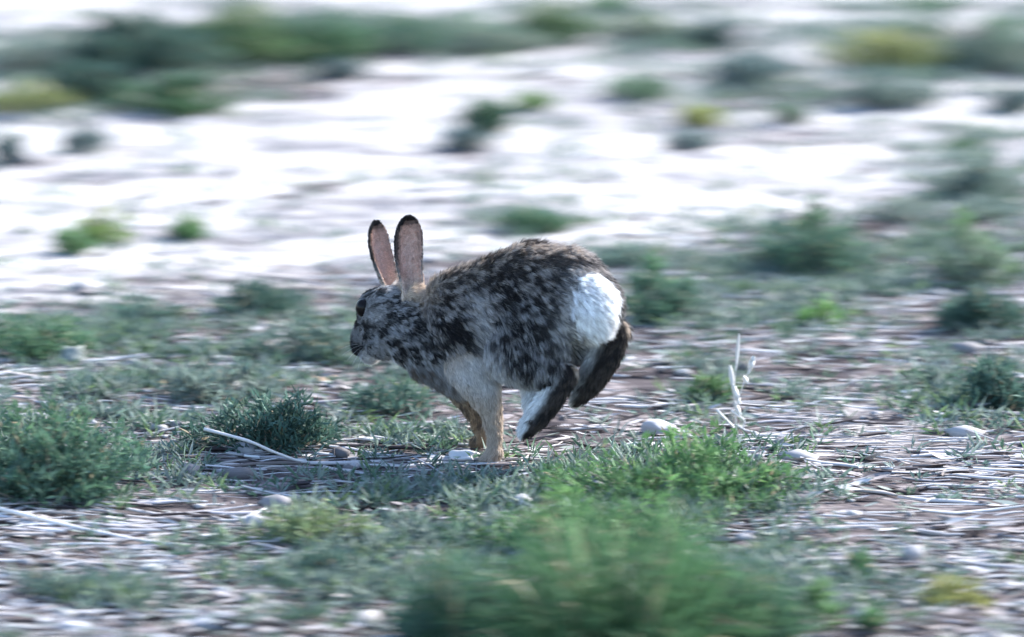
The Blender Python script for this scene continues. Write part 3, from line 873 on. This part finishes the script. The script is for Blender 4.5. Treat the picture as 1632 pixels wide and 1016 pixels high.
    ca = np.zeros((nv, 3)); cb = np.zeros((nv, 3)); dk = np.zeros(nv); ln = np.zeros(nv); lf = np.zeros(nv)
    for tname, (a_, b_, d_, l_, f_) in par.items():
        mk = tags == tname
        ca[mk] = a_; cb[mk] = b_; dk[mk] = d_; ln[mk] = l_; lf[mk] = f_

    def blend(w, c1, c2=None, d=None):
        nonlocal ca, cb, dk
        w = np.clip(w, 0, 1)
        ca = ca * (1 - w)[:, None] + np.array(c1) * w[:, None]
        if c2 is not None:
            cb = cb * (1 - w)[:, None] + np.array(c2) * w[:, None]
        if d is not None:
            dk = dk * (1 - w) + d * w

    def spot(px, py, rx, ry):
        return np.exp(-(((VX - px) / rx) ** 2 + ((VY - py) / ry) ** 2))
    furry = ~np.isin(tags, ['ear_in', 'ear_out', 'hindfoot', 'tail', 'nose'])
    fz = furry.astype(float)
    # pale front edge of the thigh, curving down from the back to the belly
    for (a, b, r_) in [(762, 482, 15), (764, 508, 14), (768, 534, 14), (777, 560, 14), (792, 584, 14), (812, 604, 12), (834, 618, 11)]:
        blend(spot(a, b, r_, r_ * 1.1) * fz * (tags != 'belly') * .85, PALE * 1.05, GREY, .15)
    # lower flank and armpit pale, chest side dark below
    for (a, b, rx, ry) in [(740, 600, 36, 24), (778, 612, 30, 22), (762, 582, 20, 20)]:
        blend(spot(a, b, rx, ry) * fz * .9, PALE * 1.15, GREY, .08)
    blend(spot(846, 640, 14, 26) * fz * .9, WHITE * .85, PALE, .05)
    # buff rim of the spine and nape
    nz = np.clip(VN[:, 2], 0, 1)
    sp_w = np.exp(-(side / 0.036) ** 2) * nz ** 2 * np.isin(tags, ['trunk', 'haunch'])
    blend(sp_w * .75, BUFF * 1.05, BROWN, .42)
    blend(spot(672, 468, 22, 18) * fz * (1 - 0), TAN * 1.25, BUFF, .05)
    blend(spot(620, 448, 16, 20) * fz * .8, PALE * 1.1, GREY, .1)
    # pale ring round the eye, dark stripe to the muzzle, pale cheek
    blend(spot(596, 505, 12, 14) * fz * .8, PALE, GREY, .12)
    blend(spot(588, 520, 16, 5) * fz * .8, BLACK, BLACK, .9)
    blend(spot(565, 556, 10, 12) * fz, BLACK * 1.5, BLACK, .9)
    # rump below the tail: white with grey
    blend(spot(930, 525, 42, 40) * fz * .95, PALE * 1.5, GREY, .25)
    blend(spot(925, 480, 34, 50) * fz * .8, PALE * 1.5, GREY, .15)
    # hind feet: white upper side, dark sole
    hf_ = tags == 'hindfoot'
    foot_up = unit(np.array([-0.85, 0.0, -0.45]))
    upw = np.where(VX > 903, smooth(0.35, 0.7, VN @ foot_up), smooth(0.15, 0.45, VN @ foot_up)) * hf_
    ca = ca * (1 - upw)[:, None] + (WHITE * .85) * upw[:, None]; cb = cb * (1 - upw)[:, None] + PALE * upw[:, None]; dk = dk * (1 - upw) + .1 * upw
    rim = smooth(0.70, 0.97, -(VN @ foot_up)) * hf_ * (VX > 905)
    ca = ca * (1 - rim)[:, None] + TAN * rim[:, None]; cb = cb * (1 - rim)[:, None] + BUFF * rim[:, None]; dk = dk * (1 - rim) + .1 * rim
    # ears: pink-tan inside, dark rim, buff roots
    ei = tags == 'ear_in'; eo = tags == 'ear_out'
    rimw = np.clip(smooth(.40, .9, -eu) * .95 + smooth(.7, 1.0, eu) * .8 + smooth(.82, .96, et), 0, 1) * smooth(.15, .6, et)
    for mk in (ei, eo):
        ca[mk] = ca[mk] * (1 - rimw[mk])[:, None] + BLACK * 1.4 * rimw[mk][:, None]
        dk[mk] = dk[mk] * (1 - rimw[mk]) + .7 * rimw[mk]
        rt = (1 - smooth(.05, .38, et[mk]))[:, None]
        ca[mk] = ca[mk] * (1 - rt) + TAN * 1.4 * rt
        cb[mk] = cb[mk] * (1 - rimw[mk])[:, None] + BLACK * rimw[mk][:, None]
    ctr = np.exp(-((eu[:, None] - 0.15) / 0.35) ** 2)[:, 0] * ei * smooth(.1, .3, et) * (1 - smooth(.6, .9, et)) * .5
    ca = ca * (1 - ctr)[:, None] + np.array([.72, .56, .50]) * ctr[:, None]
    # head-side tip of the tail a little grey
    tw = np.clip(spot(970, 515, 7, 26) + .8 * spot(925, 535, 9, 22) + .6 * spot(948, 545, 7, 16), 0, 1) * (tags == 'tail') * .6
    blend(tw, GREY * 1.2, GREY, .3)
    ln = ln * np.where(tags == 'head', np.clip(0.55 + (VX - 570) / 110, .5, 1.3), 1)

    cskin = ca * (1 - dk * .6)[:, None] + cb * (dk * .6)[:, None]
    at_ = me.attributes.new('tint', 'FLOAT_COLOR', 'POINT')
    at_.data.foreach_set('color', np.concatenate([cskin * .8, np.ones((nv, 1))], 1).astype(np.float32).ravel())
    me.materials.clear(); me.materials.append(M_skin)

    # ---- eyes
    d = ray(579, 491)
    org = np.array([0, 0, CAM_H]) - o
    hit = bvh.ray_cast(Vector(org), Vector(d))
    eyes = []
    if hit[0] is not None:
        e1 = np.array(hit[0]) + d / np.linalg.norm(d) * 0.004
        # the mirror eye across the head's middle plane
        mid = (W(612, 500, 0.0))
        e2 = e1 - 2 * np.dot(e1 - mid, lt) * lt
        loc, nrm, *_ = bvh.find_nearest(Vector(e2))
        e2 = np.array(loc) - np.array(nrm) * 0.004
        for k_, e_ in enumerate((e1, e2)):
            b2 = bmesh.new(); bmesh.ops.create_uvsphere(b2, u_segments=24, v_segments=16, radius=0.0102)
            for v in b2.verts:
                v.co.z *= 1.18
            mm = bpy.data.meshes.new('eye'); b2.to_mesh(mm); b2.free()
            mm.polygons.foreach_set('use_smooth', np.ones(len(mm.polygons), bool)); mm.materials.append(M_eye)
            link('eye', mm, root, tuple(e_)); eyes.append(e_)

    # ---- fur
    area = np.linalg.norm(fn, axis=1) / 2
    dens = np.array([{'tail': 1.2, 'ear_in': 1.5, 'ear_out': 1.3, 'head': 1.7, 'muzzle': 2.0, 'cheek': 1.6}.get(t, 1.0) for t in tags[TR[:, 0]]])
    p = area * dens; p = p / p.sum()
    N = 170000
    f = rng.choice(len(TR), N, p=p)
    u = rng.uniform(size=(N, 2)); fl_ = u.sum(1) > 1; u[fl_] = 1 - u[fl_]
    bc = np.stack([1 - u.sum(1), u[:, 0], u[:, 1]], 1)[:, :, None]
    tv = TR[f]

    def ip(a):
        a = a if a.ndim == 2 else a[:, None]
        return (a[tv] * bc).sum(1)
    P0 = ip(V); NN = unit(ip(VN)); FF = ip(FL)
    FF = unit(FF - NN * (FF * NN).sum(1, keepdims=True))
    A_, B_ = ip(ca), ip(cb); DK = ip(dk)[:, 0]; LN = ip(ln)[:, 0]; LF = ip(lf)[:, 0]
    keep = np.ones(N, bool)
    for e_ in eyes:
        keep &= np.linalg.norm(P0 - e_, axis=1) > 0.0108
    P0, NN, FF, A_, B_, DK, LN, LF = [a[keep] for a in (P0, NN, FF, A_, B_, DK, LN, LF)]
    N = len(P0)
    # tufts
    nc = 13000
    ci = rng.choice(N, nc, replace=False)
    kd = KDTree(nc)
    for k_, i_ in enumerate(ci):
        kd.insert(P0[i_], k_)
    kd.balance()
    cl = np.array([kd.find(q)[1] for q in P0])
    # mottling: patches of dark tufts a couple of centimetres across, drawn out along the lie of the coat
    Pc = P0[ci]
    a1_, a2_ = -(Pc @ hd), Pc[:, 2]
    patch = fbm(a1_ * 48 + a2_ * 34 + 40, a2_ * 215 - a1_ * 95 + 40 + (Pc @ lt) * 50, 71, 3)
    darkc = (0.54 * smooth(0.25, 0.75, patch) + 0.46 * rng.uniform(size=nc))
    dv = smooth(-0.13, 0.13, DK - (1 - darkc[cl]) + rng.normal(0, 0.07, N))
    base = A_ * (1 - dv)[:, None] + B_ * dv[:, None]
    base = base * rng.uniform(0.75, 1.2, (N, 1)) * (0.85 + 0.3 * rng.uniform(size=nc)[cl])[:, None]
    cdir = rng.normal(0, 0.15, (nc, 3))[cl]
    dr = unit(NN * LF[:, None] + FF + cdir + rng.normal(0, 0.16, (N, 3)))
    Ln = LN * rng.uniform(0.65, 1.15, N)
    k5 = np.linspace(0, 1, 5)
    pts = np.zeros((N, 5, 3))
    for j_, t in enumerate(k5):
        pts[:, j_] = P0 + dr * (Ln * t)[:, None] + NN * (Ln * LF * 0.9 * t * (1 - t * .75))[:, None] - up * (Ln * .10 * t * t)[:, None]
    tipc = pts[ci, 4]; rootc = P0[ci]
    pull = (tipc - rootc)[cl]
    for j_, t in enumerate(k5):
        tgt = rootc[cl] + pull * t
        wcl = 0.36 * t * np.clip(LN / 0.012, 0, 1)
        pts[:, j_] = pts[:, j_] * (1 - wcl)[:, None] + tgt * wcl[:, None]
    # agouti banding: grey root, light band, darker tip
    band = np.array([0.75, 0.9, 1.08, 1.12, 1.0])
    colp = base[:, None, :] * band[None, :, None]
    dark_tip = (rng.uniform(size=N) < 0.35 * DK * 1.4)
    colp[dark_tip, 4] *= 0.25; colp[dark_tip, 3] *= 0.6
    cu = bpy.data.hair_curves.new('fur')
    cu.add_curves([5] * N)
    cu.attributes['position'].data.foreach_set('vector', pts.astype(np.float32).ravel())
    ra = cu.attributes.get('radius') or cu.attributes.new('radius', 'FLOAT', 'POINT')
    rr = np.array([1, .95, .85, .6, .15])[None] * rng.uniform(0.00014, 0.00027, N)[:, None]
    ra.data.foreach_set('value', rr.astype(np.float32).ravel())
    ta = cu.attributes.new('tint', 'FLOAT_COLOR', 'POINT')
    ta.data.foreach_set('color', np.concatenate([colp, np.ones((N, 5, 1))], 2).astype(np.float32).ravel())
    cu.materials.append(M_fur)
    link('fur', cu, root)

    # ---- whiskers
    wp = []
    for sgn in (-1, 1):
        for q in range(5):
            b0 = W(580 + q * 2, 546 + q * 2, 0.014) + lt * sgn * 0.012
            d1 = unit(lt * sgn * 1.0 + hd * (.25 - .12 * q) + up * (.15 - .1 * q))
            wp.append([b0 + d1 * 0.045 * t - up * 0.008 * t * t for t in np.linspace(0, 1, 6)])
    Vw, Fw = tubes(np.array(wp), np.repeat(np.linspace(0.0003, 0.0001, 6)[None], 10, 0), 3)
    link('whiskers', mesh_np('whiskers', Vw, Fw, M_fur, np.repeat([(0.6, 0.6, 0.6)], len(Vw), 0)), root)
    bpy.data.objects['whiskers']['kind'] = 'stuff'
    return root


M_fur = fur_material()
M_skin = tint_material('skin_fur', 0.9, 0.0, 0.1, 0.2, 200)
M_eye, _nt, _b = nodes_of('eye')
_b.inputs['Base Color'].default_value = (0.008, 0.006, 0.006, 1)
_b.inputs['Roughness'].default_value = 0.22
_b.inputs['Specular IOR Level'].default_value = 0.12
rabbit = build_rabbit()


# ------------------------------------------------------------------ stones, stalks, dry leaves
def one_tube(pts, r0, r1, sides=6, sub=5):
    pts = np.array(pts, float)
    n = len(pts)
    t = np.linspace(0, n - 1, (n - 1) * sub + 1)
    out = []
    for a in t:                                                      # Catmull-Rom
        i = min(int(a), n - 2); f = a - i
        p = [pts[max(i - 1, 0)], pts[i], pts[i + 1], pts[min(i + 2, n - 1)]]
        out.append(0.5 * ((2 * p[1]) + (-p[0] + p[2]) * f + (2 * p[0] - 5 * p[1] + 4 * p[2] - p[3]) * f * f + (-p[0] + 3 * p[1] - 3 * p[2] + p[3]) * f ** 3))
    P = np.array(out)[None]
    rad = np.linspace(r0, r1, P.shape[1])[None]
    rad = rad * (1 + 0.12 * np.sin(np.arange(P.shape[1]) * 1.7))[None]
    return tubes(P, rad, sides)


def stalk(label, pts, r0, r1, colr, group='dry stalks lying on the soil'):
    pts = np.array(pts)
    o = pts[0].copy()
    V, F = one_tube(pts - o, r0, r1)
    me = mesh_np('dry_stalk', V, F, M_straw, np.repeat([colr], len(V), 0), True)
    return tag(link('dry_stalk', me, loc=tuple(o)), label, 'stalk', group)


def on_ground(px, py, lift=0.004):
    g = ground_at(px, py); g[2] += lift
    return g


stalk('long pale bent stalk running from the dark low shrub to the front paws',
      [at(325, 684, 7.22), at(395, 703, 7.21), at(440, 722, 7.22), at(495, 738, 7.24), at(610, 742, 7.25), at(730, 746, 7.245), at(870, 750, 7.235)],
      0.0022, 0.0016, (0.55, 0.52, 0.50))
stalk('thick pale stalk lying below the big lower left shrub',
      [on_ground(-30, 820, .012), on_ground(45, 835, .01), on_ground(130, 853, .008), on_ground(230, 870, .006), on_ground(335, 878, .004)],
      0.0030, 0.0018, (0.62, 0.58, 0.55))
stalk('thin grey stalk just above the thick pale one at lower left',
      [on_ground(70, 813), on_ground(150, 818), on_ground(230, 826), on_ground(312, 838)], 0.0016, 0.0012, (0.42, 0.40, 0.40))
stalk('short thin pale stalk on the soil beside the lower dark shrub at right',
      [on_ground(1380, 575), on_ground(1440, 581), on_ground(1510, 589), on_ground(1585, 592)], 0.0015, 0.001, (0.48, 0.47, 0.48))
stalk('brownish twig arching under the bright stalk in the black shade',
      [on_ground(560, 760), on_ground(470, 772), on_ground(400, 764), on_ground(330, 770)], 0.0016, 0.001, (0.25, 0.2, 0.17))


def spikelet(parent, o, a, b, y, w, name='spikelet'):
    A, B = at(*a, y) - o, at(*b, y) - o
    t = np.linspace(0, 1, 6)
    P = (A + (B - A) * t[:, None])
    P[:, 1] += 0.004 * np.sin(t * 3.14)
    V, F = tubes(P[None], (w * np.sin(np.linspace(0.25, 3.0, 6)) + 0.0004)[None], 6)
    V[:, 1] = V[:, 1]
    link(name, mesh_np(name, V, F, M_straw, np.repeat([(0.62, 0.60, 0.57)], len(V), 0), True), parent)


def seed_stalk():
    o = ground_at(1172, 700)
    y = float(o[1])
    r = tag(link('dry_grass_stalk', None, loc=tuple(o)), 'standing dry grass stalk with pale seed husks on the soil right of the rabbit', 'grass stalk')
    V, F = one_tube([at(1176, 704, y) - o, at(1172, 660, y) - o, at(1171, 610, y) - o, at(1177, 535, y) - o], 0.0012, 0.0006)
    link('stem', mesh_np('stem', V, F, M_straw, np.repeat([(0.55, .53, .50)], len(V), 0), True), r)
    V, F = one_tube([at(1173, 650, y) - o, at(1185, 612, y) - o, at(1201, 572, y) - o], 0.0009, 0.0005)
    link('stem', mesh_np('stem', V, F, M_straw, np.repeat([(0.55, .53, .50)], len(V), 0), True), r)
    for a, b, w in [((1178, 532), (1173, 590), .0022), ((1163, 582), (1169, 622), .0035), ((1167, 612), (1179, 645), .0040), ((1170, 642), (1180, 662), .003),
                    ((1202, 567), (1193, 596), .0042), ((1184, 600), (1192, 612), .003)]:
        spikelet(r, o, a, b, y, w)
    V, F = one_tube([at(1142, 654, y - .02) - o, at(1156, 668, y - .02) - o, at(1170, 683, y - .01) - o, at(1175, 700, y) - o], 0.0022, 0.0010)
    link('dry_blade', mesh_np('dry_blade', V, F, M_straw, np.repeat([(0.6, .58, .55)], len(V), 0), True), r)
    V, F = one_tube([at(1165, 655, y) - o, at(1175, 662, y) - o, at(1187, 672, y) - o, at(1180, 690, y) - o], 0.0018, 0.0008)
    link('dry_blade', mesh_np('dry_blade', V, F, M_straw, np.repeat([(0.6, .58, .55)], len(V), 0), True), r)


seed_stalk()
stalk('zigzag pale dry blade on the ground at the foot of the seed stalk',
      [on_ground(1175, 684, .006), on_ground(1186, 695, .008), on_ground(1208, 697, .004), on_ground(1192, 712, .004), on_ground(1222, 726, .004)], 0.0017, 0.001, (0.6, 0.58, 0.56))


def dry_leaf(label, px, py, wpx, hpx, y, colr, tilt):
    c = at(px, py, y)
    s = mpp(y)
    U, Vv = np.meshgrid(np.linspace(-1, 1, 7), np.linspace(-1, 1, 5))
    x = U * wpx * s / 2 * (1 - 0.12 * Vv); z = Vv * hpx * s / 2
    yo = -0.012 * (1 - U ** 2) + 0.004 * Vv + 0.003 * np.sin(U * 5 + Vv * 3)
    q = np.stack([x, yo + z * math.sin(tilt), z * math.cos(tilt)], -1).reshape(-1, 3)
    i = np.arange(35).reshape(5, 7)
    F = np.stack([i[:-1, :-1], i[:-1, 1:], i[1:, 1:], i[1:, :-1]], -1).reshape(-1, 4)
    o = tag(link('dry_leaf', mesh_np('dry_leaf', q, F, M_straw, np.repeat([colr], 35, 0), True), loc=tuple(c)), label, 'leaf')
    md = o.modifiers.new('thick', 'SOLIDIFY'); md.thickness = 0.0012
    return o


g = ground_at(115, 584)
dry_leaf('pale squarish curled leaf standing before the shrub at left', 115, 562, 38, 22, float(g[1]) + 0.0, (0.20, 0.22, 0.20), 0.3)
g = ground_at(515, 606)
dry_leaf('small orange-tan dry leaf left of the rabbit chin', 515, 603, 40, 9, float(g[1]) - .01, (0.42, 0.29, 0.2), 0.9)

STONES = [('smooth white stone beside the front paws', 740, 741, 52, 24, (0.50, 0.49, 0.50)),
          ('flat grey stone under the rabbit chest', 668, 694, 46, 16, (0.24, 0.24, 0.26)),
          ('whitish clod on the soil right of the hind feet', 1050, 694, 58, 28, (0.36, 0.35, 0.36)),
          ('pale upright clod near the small lower right sprig', 1455, 900, 36, 34, (0.29, 0.28, 0.28)),
          ('whitish flat stone left of the small yellow corner weed', 1270, 935, 50, 15, (0.34, 0.34, 0.34)),
          ('small white pebble near the lower left corner', 240, 915, 40, 15, (0.38, 0.38, 0.37)),
          ('pale stone at the very bottom left', 120, 1012, 56, 18, (0.33, 0.33, 0.35)),
          ('bluish grey stone at the bottom edge, lower left center', 330, 1005, 60, 22, (0.22, 0.23, 0.26)),
          ]
for k, (lab, px, py, w, h, colr) in enumerate(STONES):
    rng = np.random.default_rng(900 + k)
    g = ground_at(px, py); s = mpp(g[1])
    V, F = stone_verts(rng, 3, 1.0)
    V = V + 0.05 * np.sin(V[:, [1, 2, 0]] * 7 + k)
    ext = V.max(0) - V.min(0)
    V = (V - (V.max(0) + V.min(0)) / 2) / ext * np.array([w * s, w * s * .8, max(h * s - w * s * .8 * sp * .5, .010) * 1.25])
    g[1] += w * s * .3
    g[2] = float(H(g[0], g[1]))
    me = mesh_np('stone', V + [0, 0, V[:, 2].max() * .55], F, M_stone, np.repeat([colr], len(V), 0), True)
    tag(link('stone', me, loc=tuple(g)), lab, 'stone', 'stones and clods on the ground')
